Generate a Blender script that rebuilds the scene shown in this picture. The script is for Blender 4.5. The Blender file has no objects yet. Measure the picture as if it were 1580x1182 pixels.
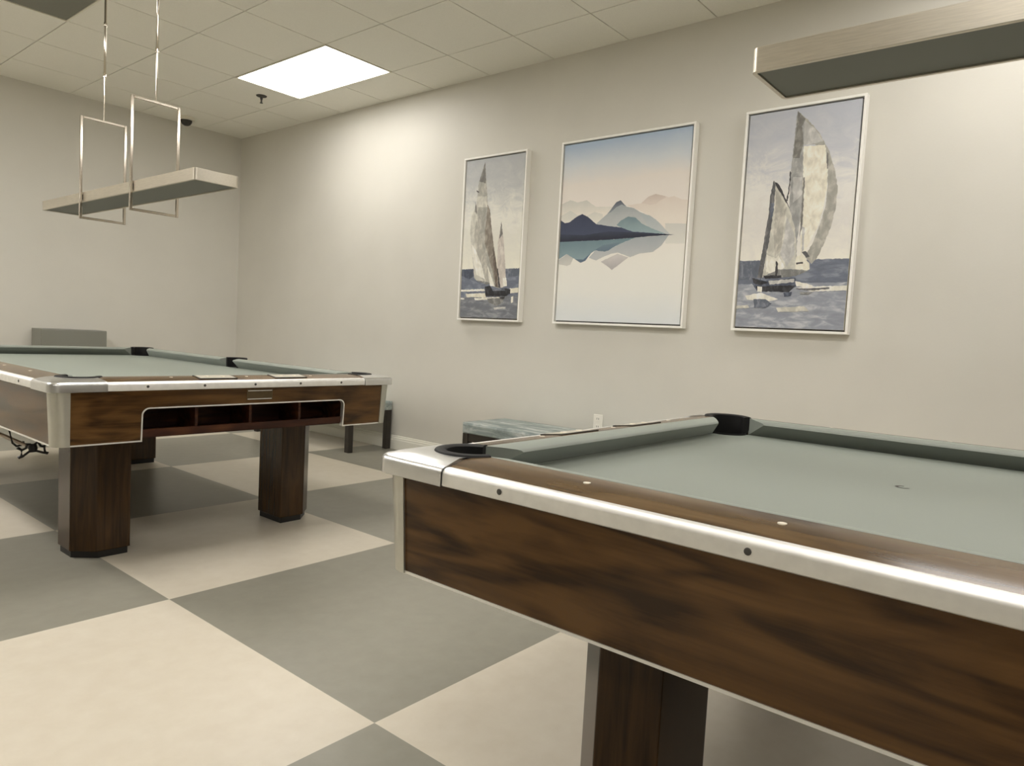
import bpy, bmesh, math, random
from mathutils import Vector, Matrix
random.seed(7)
scene = bpy.context.scene
COL = scene.collection
PI = math.pi

# ------------------------------------------------------------------ camera
F_PX = 1097.82
yaw, pitch, roll = 0.879661, -0.0675873, 0.0533597
EYE = Vector((0.0, 0.0, 1.0502))
_r = Vector((math.cos(yaw), -math.sin(yaw), 0))
_f = Vector((math.sin(yaw)*math.cos(pitch), math.cos(yaw)*math.cos(pitch), math.sin(pitch)))
_u = _r.cross(_f)
_r2 = _r*math.cos(roll) + _u*math.sin(roll)
_u2 = -_r*math.sin(roll) + _u*math.cos(roll)
cam_data = bpy.data.cameras.new('camera')
cam = bpy.data.objects.new('camera', cam_data)
COL.objects.link(cam)
cam.matrix_world = Matrix(((_r2.x, _u2.x, -_f.x, EYE.x), (_r2.y, _u2.y, -_f.y, EYE.y), (_r2.z, _u2.z, -_f.z, EYE.z), (0, 0, 0, 1)))
cam_data.sensor_fit = 'HORIZONTAL'
cam_data.sensor_width = 36.0
cam_data.lens = 36.0*F_PX/1580.0
cam_data.clip_start = 0.02
scene.camera = cam

# ------------------------------------------------------------------ world, exposure
world = bpy.data.worlds.new('world'); scene.world = world
world.use_nodes = True
world.node_tree.nodes['Background'].inputs[0].default_value = (0.80, 0.78, 0.70, 1)
world.node_tree.nodes['Background'].inputs[1].default_value = 0.05
vs = scene.view_settings
vs.view_transform = 'Standard'; vs.look = 'None'; vs.gamma = 1.0; vs.use_curve_mapping = False
vs.exposure = 1.62
LIGHT = {(-1, 0): 3.4, (-1, -8): 3.3, (-7, 0): 14.0, (-10, 0): 5.0, (-4, -4): 7.0, (-4, -8): 2.6, (-7, -8): 2.6, (-10, -8): 2.0, (-4, -14): 4.0, (-7, -14): 3.0, (-10, -14): 3.0}   # what each lit ceiling panel gives off
LIGHT_COLOUR = (1.0, 0.967, 0.925)
scene.cycles.use_denoising = True
scene.cycles.max_bounces = 10
scene.cycles.diffuse_bounces = 6
scene.cycles.sample_clamp_indirect = 6.0

# ------------------------------------------------------------------ room numbers
XW, YF, ZC = 4.1228, 7.4123, 3.021          # picture wall, far wall, ceiling
XL, YN = -3.05, -5.1                        # walls behind the camera
GX, GY, T = 3.6679, 4.4024, 0.61            # ceiling grid
FX, FY, PX, PY = 1.2072, 2.5982, 1.0965, 1.1872   # floor tiles


# ------------------------------------------------------------------ materials
def lin(c):
    return tuple((v/255/12.92 if v/255 <= 0.04045 else ((v/255+0.055)/1.055)**2.4) for v in c) + (1.0,)

class NT:
    """small wrapper round a node tree"""
    def __init__(self, name):
        self.m = bpy.data.materials.new(name); self.m.use_nodes = True
        self.t = self.m.node_tree; self.b = self.t.nodes['Principled BSDF']
    def n(self, kind, **kw):
        x = self.t.nodes.new(kind)
        for k, v in kw.items():
            if k.startswith('_'): setattr(x, k[1:], v)
            else: x.inputs[k].default_value = v
        return x
    def l(self, a, b): self.t.links.new(a, b)
    def set(self, **kw):
        for k, v in kw.items(): self.b.inputs[k.replace('_', ' ')].default_value = v
        return self
    def ramp(self, fac, stops):
        r = self.n('ShaderNodeValToRGB'); e = r.color_ramp.elements
        e[0].position, e[0].color = stops[0]; e[1].position, e[1].color = stops[-1]
        for p, c in stops[1:-1]:
            k = e.new(p); k.color = c
        self.l(fac, r.inputs[0]); return r.outputs[0]
    def bump(self, h, strength, dist=0.002):
        b = self.n('ShaderNodeBump', Strength=strength, Distance=dist)
        self.l(h, b.inputs['Height']); self.l(b.outputs[0], self.b.inputs['Normal'])
    def coord(self, scale=(1, 1, 1)):
        c = self.n('ShaderNodeTexCoord'); mp = self.n('ShaderNodeMapping', Scale=scale)
        self.l(c.outputs['Object'], mp.inputs['Vector']); return mp.outputs[0]
    def noise(self, v, scale, detail=3.0, rough=0.5, dist=0.0):
        x = self.n('ShaderNodeTexNoise', Scale=scale, Detail=detail, Roughness=rough, Distortion=dist)
        self.l(v, x.inputs['Vector']); return x.outputs[0]
    def math(self, op, a, b=None):
        x = self.n('ShaderNodeMath', _operation=op)
        for i, v in enumerate((a, b)):
            if v is None: continue
            if isinstance(v, (int, float)): x.inputs[i].default_value = v
            else: self.l(v, x.inputs[i])
        return x.outputs[0]
    def mix(self, fac, a, b):
        x = self.n('ShaderNodeMix', _data_type='RGBA')
        for s, v in ((x.inputs[0], fac), (x.inputs[6], a), (x.inputs[7], b)):
            if isinstance(v, (int, float, tuple)): s.default_value = v
            else: self.l(v, s)
        return x.outputs[2]

def plain(name, rgb, rough=0.5, metal=0.0, var=0.0, scale=30.0, bump=0.0, spec=0.5, coat=0.0, stretch=(1, 1, 1)):
    k = NT(name); k.set(Base_Color=lin(rgb), Roughness=rough, Metallic=metal)
    k.b.inputs['Specular IOR Level'].default_value = spec
    k.b.inputs['Coat Weight'].default_value = coat
    if var or bump:
        nz = k.noise(k.coord(stretch), scale, 4.0)
        if var:
            a = lin(rgb); d = tuple(min(1, max(0, c*(1-var))) for c in a[:3])+(1,); u = tuple(min(1, c*(1+var)) for c in a[:3])+(1,)
            k.l(k.ramp(nz, [(0.3, d), (0.7, u)]), k.b.inputs['Base Color'])
        if bump: k.bump(nz, bump)
    return k.m

def wood(name, axis, dark, mid, light, rough=0.22, coat=0.0, seed=0.0, cross=11.0, along=1.9, rings=24.0, spec=0.30, fine_w=0.24, ring_w=0.27, broad_w=0.70):
    k = NT(name)
    sc = [cross]*3; sc[axis] = along
    v = k.coord(tuple(sc))
    off = k.n('ShaderNodeVectorMath', _operation='ADD'); off.inputs[1].default_value = (seed*3.1, seed*7.3, seed*1.7); k.l(v, off.inputs[0]); v = off.outputs[0]
    base = k.noise(v, 0.9, 2.0, 0.5, 0.9)
    ring = k.math('SINE', k.math('MULTIPLY', base, rings))
    fine_c = [150.0]*3; fine_c[axis] = 2.5
    fine = k.noise(k.coord(tuple(fine_c)), 1.0, 3.0)
    broad = k.noise(v, 1.2, 4.0, 0.6, 1.2)
    f = k.math('ADD', k.math('MULTIPLY', ring, ring_w*0.5), k.math('ADD', k.math('MULTIPLY', fine, fine_w), k.math('MULTIPLY', broad, broad_w)))
    col = k.ramp(f, [(0.27, lin(dark)), (0.46, lin(mid)), (0.68, lin(light))])
    k.l(col, k.b.inputs['Base Color'])
    k.set(Roughness=rough); k.b.inputs['Coat Weight'].default_value = coat; k.b.inputs['Coat Roughness'].default_value = 0.12
    k.b.inputs['Specular IOR Level'].default_value = spec
    return k.m

M = {}
# painted walls: light warm grey with a fine roller texture
def wall_mat():
    k = NT('wall_paint'); v = k.coord()
    nz = k.noise(v, 2.0, 3.0)
    k.l(k.ramp(nz, [(0.3, lin((211, 208, 199))), (0.7, lin((216, 213, 204)))]), k.b.inputs['Base Color'])
    k.set(Roughness=0.5); k.b.inputs['Specular IOR Level'].default_value = 0.35
    k.bump(k.noise(v, 95.0, 3.0), 0.12, 0.003)
    return k.m
M['wall'] = wall_mat()
M['wall_dim'] = plain('dimmed_wall_paint', (150, 147, 138), 0.6)  # unseen walls coloured darker to keep light from that side low
M['baseboard'] = plain('white_trim_paint', (228, 226, 214), 0.35)
def ceil_mat(name, rgb):
    k = NT(name); v = k.coord()
    nz = k.noise(v, 160.0, 2.0); a = lin(rgb)
    k.l(k.ramp(nz, [(0.25, tuple(c*0.94 for c in a[:3])+(1,)), (0.75, a)]), k.b.inputs['Base Color'])
    k.set(Roughness=0.9); k.bump(nz, 0.15, 0.002); return k.m
M['ceiling'] = ceil_mat('ceiling_tile_board', (240, 238, 228))
M['grid'] = plain('ceiling_grid_paint', (150, 148, 132), 0.6)
def floor_mat():
    k = NT('checkered_vinyl')
    c = k.n('ShaderNodeTexCoord'); s = k.n('ShaderNodeSeparateXYZ'); k.l(c.outputs['Object'], s.inputs[0])
    i = k.math('FLOOR', k.math('DIVIDE', k.math('SUBTRACT', s.outputs[0], FX), PX))
    j = k.math('FLOOR', k.math('DIVIDE', k.math('SUBTRACT', s.outputs[1], FY), PY))
    odd = k.math('PINGPONG', k.math('ADD', i, j), 1.0)
    v = k.coord(); nz = k.noise(v, 14.0, 5.0, 0.6)
    cream = k.ramp(nz, [(0.3, lin((200, 191, 174))), (0.7, lin((206, 198, 182)))])
    grey = k.ramp(nz, [(0.3, lin((134, 131, 119))), (0.7, lin((141, 138, 126)))])
    k.l(k.mix(odd, cream, grey), k.b.inputs['Base Color'])
    k.set(Roughness=0.34); k.b.inputs['Specular IOR Level'].default_value = 0.4
    k.bump(k.noise(v, 220.0, 2.0), 0.04, 0.001)
    return k.m
M['floor'] = floor_mat()

WD, WM, WL = (50, 33, 15), (80, 55, 28), (98, 70, 38)
M['wood_x'] = wood('walnut_laminate_across', 0, WD, WM, WL, seed=1.3)
M['wood_y'] = wood('walnut_laminate_along', 1, WD, WM, WL, seed=2.1)
M['wood_z'] = wood('walnut_laminate_upright', 2, (40, 26, 12), (58, 40, 21), (76, 53, 29), seed=0.4, cross=24.0, ring_w=0.08)
M['rail_x'] = wood('rail_laminate_across', 0, (66, 48, 29), (90, 69, 43), (106, 84, 57), seed=4.0, rough=0.2, spec=0.5)
M['rail_y'] = wood('rail_laminate_along', 1, (66, 48, 29), (90, 69, 43), (106, 84, 57), seed=5.0, rough=0.2, spec=0.5)
M['box_wood'] = wood('ball_box_wood', 0, (44, 20, 10), (64, 33, 17), (86, 51, 27), seed=6.0, rough=0.45)
M['alu'] = plain('satin_aluminium', (244, 243, 240), 0.50, 1.0, 0.04, 40.0, 0.02)
M['cast'] = plain('polished_casting', (216, 216, 215), 0.30, 1.0, 0.05, 18.0)
M['post'] = plain('anodised_corner_post', (196, 195, 186), 0.42, 0.9, 0.03, 30.0)
M['nickel'] = plain('brushed_nickel', (208, 201, 187), 0.34, 1.0, 0.08, 60.0, 0.0, stretch=(6, 0.3, 6))
M['chrome'] = plain('chrome_rod', (214, 205, 192), 0.12, 1.0)
def cloth_mat(name, rgb):
    k = NT(name); v = k.coord()
    a = lin(rgb); nz = k.noise(v, 900.0, 2.0); wear = k.noise(v, 3.0, 4.0)
    f = k.math('ADD', k.math('MULTIPLY', nz, 0.4), k.math('MULTIPLY', wear, 0.6))
    k.l(k.ramp(f, [(0.3, tuple(c*0.92 for c in a[:3])+(1,)), (0.7, tuple(c*1.05 for c in a[:3])+(1,))]), k.b.inputs['Base Color'])
    k.set(Roughness=0.60); k.b.inputs['Specular IOR Level'].default_value = 0.75; k.b.inputs['Sheen Weight'].default_value = 0.8; k.b.inputs['Sheen Roughness'].default_value = 0.35; k.b.inputs['Sheen Tint'].default_value = (0.90, 1.0, 0.93, 1)
    k.bump(nz, 0.1, 0.001); return k.m
M['cloth'] = cloth_mat('grey_green_felt', (120, 125, 117))
M['rubber'] = plain('black_pocket_rubber', (18, 17, 17), 0.6, spec=0.3)
M['hole'] = plain('pocket_leather', (10, 9, 9), 0.8)
M['plinth'] = plain('black_plinth', (16, 13, 11), 0.5)
M['ivory'] = plain('ivory_inlay', (232, 224, 206), 0.3)
M['bolt'] = plain('dark_bolt', (70, 67, 63), 0.6, 0.0)
M['counter'] = plain('dark_counter_rim', (40, 37, 33), 0.4)
M['counter_face'] = plain('pale_counter_face', (176, 170, 155), 0.3)
M['plaque'] = plain('bronze_name_plate', (92, 78, 56), 0.35, 0.6, 0.1, 30)
M['underside'] = plain('dark_underframe', (50, 36, 24), 0.7)
M['black'] = plain('black_metal', (26, 23, 21), 0.5)
M['bridge_wood'] = plain('bridge_stick_varnish', (120, 98, 70), 0.35, 0.0, 0.1, 20)
M['dark_wood'] = plain('espresso_bench_wood', (46, 40, 34), 0.45, 0.0, 0.1, 30)
def seat_mat():
    k = NT('streaked_teal_upholstery'); v = k.coord((9, 2.0, 9))
    nz = k.noise(v, 2.2, 6.0, 0.65, 0.6)
    k.l(k.ramp(nz, [(0.32, lin((112, 124, 122))), (0.5, lin((150, 160, 157))), (0.68, lin((206, 209, 206)))]), k.b.inputs['Base Color'])
    k.set(Roughness=0.6); return k.m
M['seat'] = seat_mat()
M['cabinet'] = plain('grey_cabinet_paint', (128, 128, 119), 0.45, 0.0, 0.02, 6)
M['plastic'] = plain('white_plastic', (238, 234, 224), 0.35)
M['slot'] = plain('outlet_slot', (70, 66, 60), 0.5)
M['lens_off'] = plain('unlit_lens', (112, 114, 106), 0.5)
M['panel_off'] = plain('unlit_panel_lens', (120, 120, 110), 0.6)
M['fixture'] = plain('fixture_enamel', (226, 222, 206), 0.4)
M['dome'] = plain('smoked_dome', (46, 42, 36), 0.15)
M['frame'] = plain('white_picture_frame', (248, 246, 240), 0.4)
M['gap'] = plain('frame_shadow_gap', (64, 60, 56), 0.7)
def emit(name, col, s):
    k = NT(name); k.set(Base_Color=(0.8, 0.8, 0.8, 1)); k.b.inputs['Emission Color'].default_value = tuple(col)+(1,); k.b.inputs['Emission Strength'].default_value = s
    return k.m
for key, val in LIGHT.items(): M['lit', key] = emit('lit_panel_lens', LIGHT_COLOUR, val)


# ------------------------------------------------------------------ mesh helpers
def obj(name, bm, mats, parent=None, smooth=False, bevel=0.0, seg=2):
    me = bpy.data.meshes.new(name)
    bmesh.ops.recalc_face_normals(bm, faces=bm.faces)
    bm.to_mesh(me); bm.free()
    for m in (mats if isinstance(mats, (list, tuple)) else [mats]): me.materials.append(m)
    o = bpy.data.objects.new(name, me); COL.objects.link(o)
    if parent: o.parent = parent
    if smooth:
        for p in me.polygons: p.use_smooth = True
        try: me.set_sharp_from_angle(angle=math.radians(35))
        except Exception: pass
    if bevel:
        b = o.modifiers.new('bevel', 'BEVEL'); b.width = bevel; b.segments = seg; b.limit_method = 'ANGLE'; b.angle_limit = math.radians(40)
    return o

def empty(name, loc=(0, 0, 0), rz=0.0):
    o = bpy.data.objects.new(name, None); COL.objects.link(o)
    o.location = loc; o.rotation_euler = (0, 0, rz); o.empty_display_size = 0.1
    return o

def tag(o, label=None, cat=None, group=None, kind=None):
    for k, v in (('label', label), ('category', cat), ('group', group), ('kind', kind)):
        if v: o[k] = v
    return o

def box(bm, x0, x1, y0, y1, z0, z1):
    vs_ = [bm.verts.new((x, y, z)) for z in (z0, z1) for x, y in ((x0, y0), (x1, y0), (x1, y1), (x0, y1))]
    a, b, c, d, e, f, g, h = vs_
    for q in ((d, c, b, a), (e, f, g, h), (a, b, f, e), (b, c, g, f), (c, d, h, g), (d, a, e, h)): bm.faces.new(q)

def prism(bm, pts, z0, z1):
    lo = [bm.verts.new((x, y, z0)) for x, y in pts]; hi = [bm.verts.new((x, y, z1)) for x, y in pts]
    bm.faces.new(lo[::-1]); bm.faces.new(hi)
    n = len(pts)
    for i in range(n): bm.faces.new((lo[i], lo[(i+1) % n], hi[(i+1) % n], hi[i]))

def loft(bm, rows, close=False, cap=True):
    R = [[bm.verts.new(p) for p in row] for row in rows]
    n = len(R[0])
    for a, b in zip(R, R[1:]):
        for i in range(n if close else n-1):
            bm.faces.new((a[i], a[(i+1) % n], b[(i+1) % n], b[i]))
    if cap and close:
        bm.faces.new(R[0][::-1]); bm.faces.new(R[-1])
    return R

def tube(bm, path, r, n=10, cap=True, closed=False):
    P = [Vector(p) for p in path]; rows = []
    N = len(P)
    for i, p in enumerate(P):
        if closed: t = (P[(i+1) % N]-P[i-1])
        else: t = P[min(i+1, N-1)]-P[max(i-1, 0)]
        t.normalize()
        up = Vector((0, 0, 1)) if abs(t.z) < 0.95 else Vector((0, 1, 0))
        a = t.cross(up).normalized(); b = a.cross(t)
        rr = r[i] if isinstance(r, (list, tuple)) else r
        rows.append([p + a*math.cos(2*PI*k/n)*rr + b*math.sin(2*PI*k/n)*rr for k in range(n)])
    if closed: rows.append(rows[0])
    R = loft(bm, rows, close=True, cap=cap and not closed)
    return R

def cyl(bm, c, r0, r1, z0, z1, n=24):
    loft(bm, [[(c[0]+r0*math.cos(2*PI*i/n), c[1]+r0*math.sin(2*PI*i/n), z0) for i in range(n)],
              [(c[0]+r1*math.cos(2*PI*i/n), c[1]+r1*math.sin(2*PI*i/n), z1) for i in range(n)]], close=True)

def lathe(bm, c, prof, n=24):
    loft(bm, [[(c[0]+r*math.cos(2*PI*i/n), c[1]+r*math.sin(2*PI*i/n), c[2]+z) for i in range(n)] for r, z in prof], close=True)

def copy_tree(o, parent=None):
    c = o.copy(); COL.objects.link(c)
    if parent is not None: c.parent = parent
    for ch in list(o.children): copy_tree(ch, c)
    return c

# ------------------------------------------------------------------ the setting
bm = bmesh.new(); box(bm, XL-0.1, XW+0.1, YN-0.1, YF+0.1, -0.12, 0.0)
tag(obj('floor', bm, M['floor']), 'large cream and grey checkered vinyl floor tiles', None, None, 'structure')
def wall(name, *b, mat='wall'):
    bm = bmesh.new(); box(bm, *b); return tag(obj(name, bm, M[mat]), None, None, None, 'structure')
H = ZC+0.05
wall('wall_right', XW, XW+0.1, YN-0.1, YF+0.1, 0, H)
wall('wall_far', XL-0.1, XW, YF, YF+0.1, 0, H)
wall('wall_left', XL-0.1, XL, YN, YF, 0, H, mat='wall_dim')
wall('wall_near', XL-0.1, XW, YN-0.1, YN, 0, H, mat='wall_dim')
def baseboard(name, fn, s0, s1):
    prof = [(0, 0), (0.014, 0), (0.014, 0.082), (0.011, 0.090), (0.011, 0.100), (0.007, 0.106), (0.005, 0.118), (0, 0.121)]
    bm = bmesh.new(); loft(bm, [[fn(s, d, z) for d, z in prof] for s in (s0, s1)], close=True)
    tag(obj(name, bm, M['baseboard']), None, None, None, 'structure')
baseboard('baseboard_right', lambda s, d, z: (XW-d, s, z), YN, YF)
baseboard('baseboard_far', lambda s, d, z: (s, YF-d, z), XL, XW)
baseboard('baseboard_left', lambda s, d, z: (XL+d, s, z), YN, YF)
baseboard('baseboard_near', lambda s, d, z: (s, YN+d, z), XL, XW)

# fixtures in the grid: (column, row) is the low corner tile, 1 tile by 2 tiles
LIGHTS = [(-1, 0, True), (-4, 0, False), (-7, 0, True), (-10, 0, True), (-1, -8, True), (-4, -8, True), (-4, -4, True), (-7, -8, True), (-10, -8, True), (-4, -14, True), (-7, -14, True), (-10, -14, True)]  # the lit panel straight over the right table is added to brighten its cloth
taken = {(c, r+k) for c, r, _ in LIGHTS for k in (0, 1)}
bm = bmesh.new()                                            # suspended ceiling: boards set between the bars of the grid
g = 0.0035
for c in range(-12, 2):
    for r in range(-17, 6):
        if (c, r) in taken: continue
        x0, x1, y0, y1 = GX+c*T+g, GX+(c+1)*T-g, GY+r*T+g, GY+(r+1)*T-g
        x0, x1, y0, y1 = max(x0, XL), min(x1, XW), max(y0, YN), min(y1, YF)
        if x1-x0 < 0.02 or y1-y0 < 0.02: continue
        box(bm, x0, x1, y0, y1, ZC, ZC+0.02)
tag(obj('ceiling', bm, M['ceiling']), 'suspended ceiling of square pale tiles', None, None, 'structure')
bm = bmesh.new(); box(bm, XL-0.1, XW+0.1, YN-0.1, YF+0.1, ZC+0.008, ZC+0.012)
tag(obj('trim_1', bm, M['grid']), 'recessed metal grid between the ceiling tiles', None, None, 'structure')

def ceiling_light(c, r, lit):
    x0, y0 = GX+c*T, GY+r*T
    root = empty('ceiling_light', (x0+T/2, y0+T, ZC))
    fr = bmesh.new(); w, l = T/2, T
    for a in ((-w, w, -l, -l+0.012), (-w, w, l-0.012, l), (-w, -w+0.012, -l+0.012, l-0.012), (w-0.012, w, -l+0.012, l-0.012)):
        box(fr, a[0], a[1], a[2], a[3], -0.006, 0.05)
    obj('light_frame', fr, M['fixture'], root)
    d = bmesh.new(); box(d, -w+0.012, w-0.012, -l+0.012, l-0.012, 0.0, 0.02)
    obj('diffuser', d, M['lit', (c, r)] if lit else M['panel_off'], root)
    return root
for c, r, lit in LIGHTS:
    o = ceiling_light(c, r, lit)
    t_ = {(-1, 0): 'lit bright white rectangular ceiling light panel near the picture wall', (-4, 0): 'unlit dark grey ceiling light panel at the top left',
          (-7, 0): 'lit ceiling light panel next to the left of the unlit one', (-10, 0): 'lit ceiling light panel in the far left corner of the room',
          (-1, -8): 'lit ceiling light panel above the picture wall beside the right pool table', (-4, -4): 'lit ceiling light panel above the aisle between the two pool tables', (-4, -8): 'unseen ceiling light panel added above the right pool table to brighten its cloth',
          (-7, -8): 'lit ceiling light panel overhead at the camera', (-10, -8): 'lit ceiling light panel by the left wall beside the camera',
          (-4, -14): 'lit ceiling light panel behind the camera, right one', (-7, -14): 'lit ceiling light panel behind the camera, middle one', (-10, -14): 'lit ceiling light panel behind the camera, left one'}[(c, r)]
    tag(o, t_, 'ceiling light', 'ceiling light panels')

# ------------------------------------------------------------------ pool table
W2, L2 = 0.8025, 1.435                 # half width, half length; the ball box is at the -y end
ZR = 0.79
PC, PR = 0.14, 0.072                    # corner pocket: distance of its centre from both edges, radius

def side_map(side):
    """(s along, u inward, z) -> table coordinates"""
    return {'x-': lambda s, u, z: (-W2+u, s, z), 'x+': lambda s, u, z: (W2-u, s, z),
            'y-': lambda s, u, z: (s, -L2+u, z), 'y+': lambda s, u, z: (s, L2-u, z)}[side]

def seam(u):
    """how far from the table's corner the wooden rail ends, u inward from the edge"""
    if u < 0.076:
        t = u/0.076; return 0.193 - 0.018*t*t
    d = PR*PR-(u-PC)**2
    return PC + math.sqrt(max(d, 0)) + 0.012

RAIL = [(0.022, 0.7545), (0.022, 0.7895), (0.035, 0.7925), (0.055, 0.7968), (0.080, 0.8005), (0.110, 0.8030), (0.114, 0.8025), (0.114, 0.7545)]
TRIM = [(0.022, 0.755), (0.002, 0.755), (0.0, 0.757), (0.0, 0.778), (0.001, 0.7825), (0.004, 0.7865), (0.009, 0.789), (0.015, 0.7900), (0.0218, 0.7898), (0.0218, 0.76)]
CUSH = [(0.1145, 0.7455), (0.1145, 0.8027), (0.118, 0.8030), (0.140, 0.8005), (0.160, 0.7962), (0.1655, 0.7935), (0.168, 0.790), (0.165, 0.7868), (0.118, 0.7455)]

def table_rail(root, side, s0, s1, e0, e1):
    """s0/s1: ends measured as functions of u; e0/e1 'c' corner or 'm' middle pocket"""
    mp = side_map(side); ax = 'y' if side[0] == 'x' else 'x'
    half = L2 if side[0] == 'x' else W2
    def ends(u, extra=0.0):
        a = -half+seam(u)+0.0015 if e0 == 'c' else s0
        b = half-seam(u)-0.0015 if e1 == 'c' else s1
        return a+extra, b-extra
    bm = bmesh.new(); N = 2
    rows = []
    us = RAIL
    for k in range(5):
        row = []
        for u, z in us:
            a, b = ends(u); row.append(mp(a+(b-a)*k/4, u, z))
        rows.append(row)
    loft(bm, rows, close=True)
    rail = obj('rail', bm, M['rail_'+ax], root, smooth=True)
    bm = bmesh.new(); rows = []
    for k in range(2):
        rows.append([mp(ends(u)[k], u, z) for u, z in TRIM])
    loft(bm, rows, close=True); obj('rail_trim', bm, M['alu'], rail, smooth=True)
    # cushion, its ends cut back at an angle to open the pocket mouth
    bm = bmesh.new(); rows = []
    def ce(u, e, lo):
        t = max(0.0, (u-0.1145)/(0.168-0.1145))
        cut = (0.208+0.072*t**1.2) if e == 'c' else None
        if cut is not None: return (-half+cut) if lo else (half-cut)
        m = 0.068+0.012*t
        return (s0/abs(s0)*m) if lo else (s1/abs(s1)*m)
    NS = 8
    A = [ce(u, e0, True) for u, z in CUSH]; B = [ce(u, e1, False) for u, z in CUSH]
    for k in range(NS+1):
        rows.append([mp(a+(b-a)*k/NS, u, z) for (u, z), a, b in zip(CUSH, A, B)])
    loft(bm, rows, close=True); obj('cushion', bm, M['cloth'], rail, smooth=True)
    return rail

def disc_on_rail(name, parent, side, s, u, z, r, mat):
    mp = side_map(side); bm = bmesh.new()
    c = mp(s, u, z); cyl(bm, c, r, r*0.9, z-0.004, z+0.0006, 16)
    obj(name, bm, mat, parent)

def bolt_on_trim(parent, side, s):
    mp = side_map(side); bm = bmesh.new(); n = 12; rows = []
    for r, u in ((0.0055, 0.002), (0.0055, -0.0008), (0.0045, -0.0016), (0.001, -0.0019)):
        rows.append([mp(s+r*math.cos(2*PI*k/n), u, 0.7705+r*math.sin(2*PI*k/n)) for k in range(n)])
    loft(bm, rows, close=True); obj('rail_bolt', bm, M['bolt'], parent)

def arc(c, r, a0, a1, n):
    return [(c[0]+r*math.cos(a0+(a1-a0)*k/n), c[1]+r*math.sin(a0+(a1-a0)*k/n)) for k in range(n+1)]

def corner_casting(root, sx, sy):
    """cast metal corner with its rubber pocket lip; (a, b) are distances in from the two edges"""
    P = lambda a, b, z: (sx*(W2-a), sy*(L2-b), z)
    rc = 0.034; N = 24
    outer = []
    M1 = 6
    for k in range(M1): outer.append((0.0, 0.193-(0.193-rc)*k/M1))
    outer += arc((rc, rc), rc, PI, 1.5*PI, 12)
    for k in range(1, M1+1): outer.append((rc+(0.193-rc)*k/M1, 0.0))
    n = len(outer)-1
    inner = []
    a_in, b_in = 0.076, seam(0.076)-0.0
    ang0 = math.atan2(b_in-PC, a_in-PC)
    if ang0 < 0: ang0 += 2*PI
    ang1 = 2*PI-ang0+PI/2
    for k in range(n+1):
        t = ang0+(ang1-ang0)*k/n
        inner.append((PC+(PR-0.006)*math.cos(t), PC+(PR-0.006)*math.sin(t)))
    def off(p, d):           # point d inside the outer outline, towards the inner line
        return p
    def mixp(k, t): return (outer[k][0]+(inner[k][0]-outer[k][0])*t, outer[k][1]+(inner[k][1]-outer[k][1])*t)
    def shrink(k, d):
        a, b = outer[k]
        if k <= M1-1: return (d, b)
        if k >= M1+12: return (a, d)
        ang = PI+0.5*PI*(k-M1)/12
        return (rc+(rc-d)*math.cos(ang), rc+(rc-d)*math.sin(ang))
    rows = []
    for d, z in ((0.018, 0.753), (0.0, 0.753), (-0.003, 0.7545), (-0.003, 0.778), (-0.002, 0.784), (0.001, 0.7885), (0.006, 0.7915), (0.012, 0.7925)):
        rows.append([P(*shrink(k, d), z) for k in range(n+1)])
    for t in (0.25, 0.5, 0.75, 1.0):
        z = 0.7925+(0.802-0.7925)*math.sin(t*PI/2)
        row = []
        for k in range(n+1):
            a, b = mixp(k, t); row.append(P(a, b, z))
        # the two end columns follow the seam
        for k, fl in ((0, False), (n, True)):
            u = 0.012+(0.076-0.012)*t; s = seam(u)
            row[k] = P(s, u, z) if fl else P(u, s, z)
        rows.append(row)
    rows.append([P(*inner[k], 0.753) for k in range(n+1)])
    bm = bmesh.new(); R = loft(bm, rows, close=False, cap=False)
    for col in (0, n):
        ring = [r[col] for r in R]
        try: bm.faces.new(ring)
        except Exception: pass
    cast = obj('corner_casting', bm, M['cast'], root, smooth=True)
    # rubber lip round the pocket
    bm = bmesh.new(); rows = []
    a0, a1 = math.radians(128), math.radians(322)
    path = arc((PC, PC), PR-0.004, a0, a1, 28)
    e0 = path[0]; e1 = path[-1]
    path = [(e0[0]+0.020, e0[1]+0.013)]+path+[(e1[0]+0.013, e1[1]+0.020)]
    for k, (a, b) in enumerate(path):
        da, db = a-PC, b-PC; l = math.hypot(da, db); da /= l; db /= l
        rows.append([P(a+da*q, b+db*q, z) for q, z in ((-0.014, 0.735), (-0.014, 0.803), (-0.009, 0.8055), (0.002, 0.8065), (0.009, 0.805), (0.012, 0.8005), (0.010, 0.780), (-0.004, 0.735))])
    loft(bm, rows, close=True); obj('pocket_lip', bm, M['rubber'], cast, smooth=True)
    # the dark pocket below
    bm = bmesh.new(); n2 = 24; c = P(PC+0.004, PC+0.004, 0)
    lathe(bm, (c[0], c[1], 0), [(0.001, 0.60), (0.055, 0.60), (0.064, 0.66), (0.0645, 0.750), (0.061, 0.750), (0.060, 0.66), (0.05, 0.61), (0.001, 0.608)], n2)
    obj('pocket', bm, M['hole'], cast)
    # aluminium post that closes the corner of the cabinet
    bm = bmesh.new(); rows = []
    for z in (0.549, 0.62, 0.69, 0.756):
        t = (0.756-z)/0.207; ins = 0.012+0.010*t; r = 0.042
        pts = [(ins, 0.068+ins*0.3)]+arc((ins+r, ins+r), r, PI, 1.5*PI, 10)+[(0.068+ins*0.3, ins)]
        pts += [(0.068+ins*0.3, ins+0.012), (ins+0.02, ins+0.02), (ins+0.012, 0.068+ins*0.3)]
        rows.append([P(a, b, z) for a, b in pts])
    loft(bm, rows, close=True); obj('corner_post', bm, M['post'], root, smooth=True)

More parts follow.
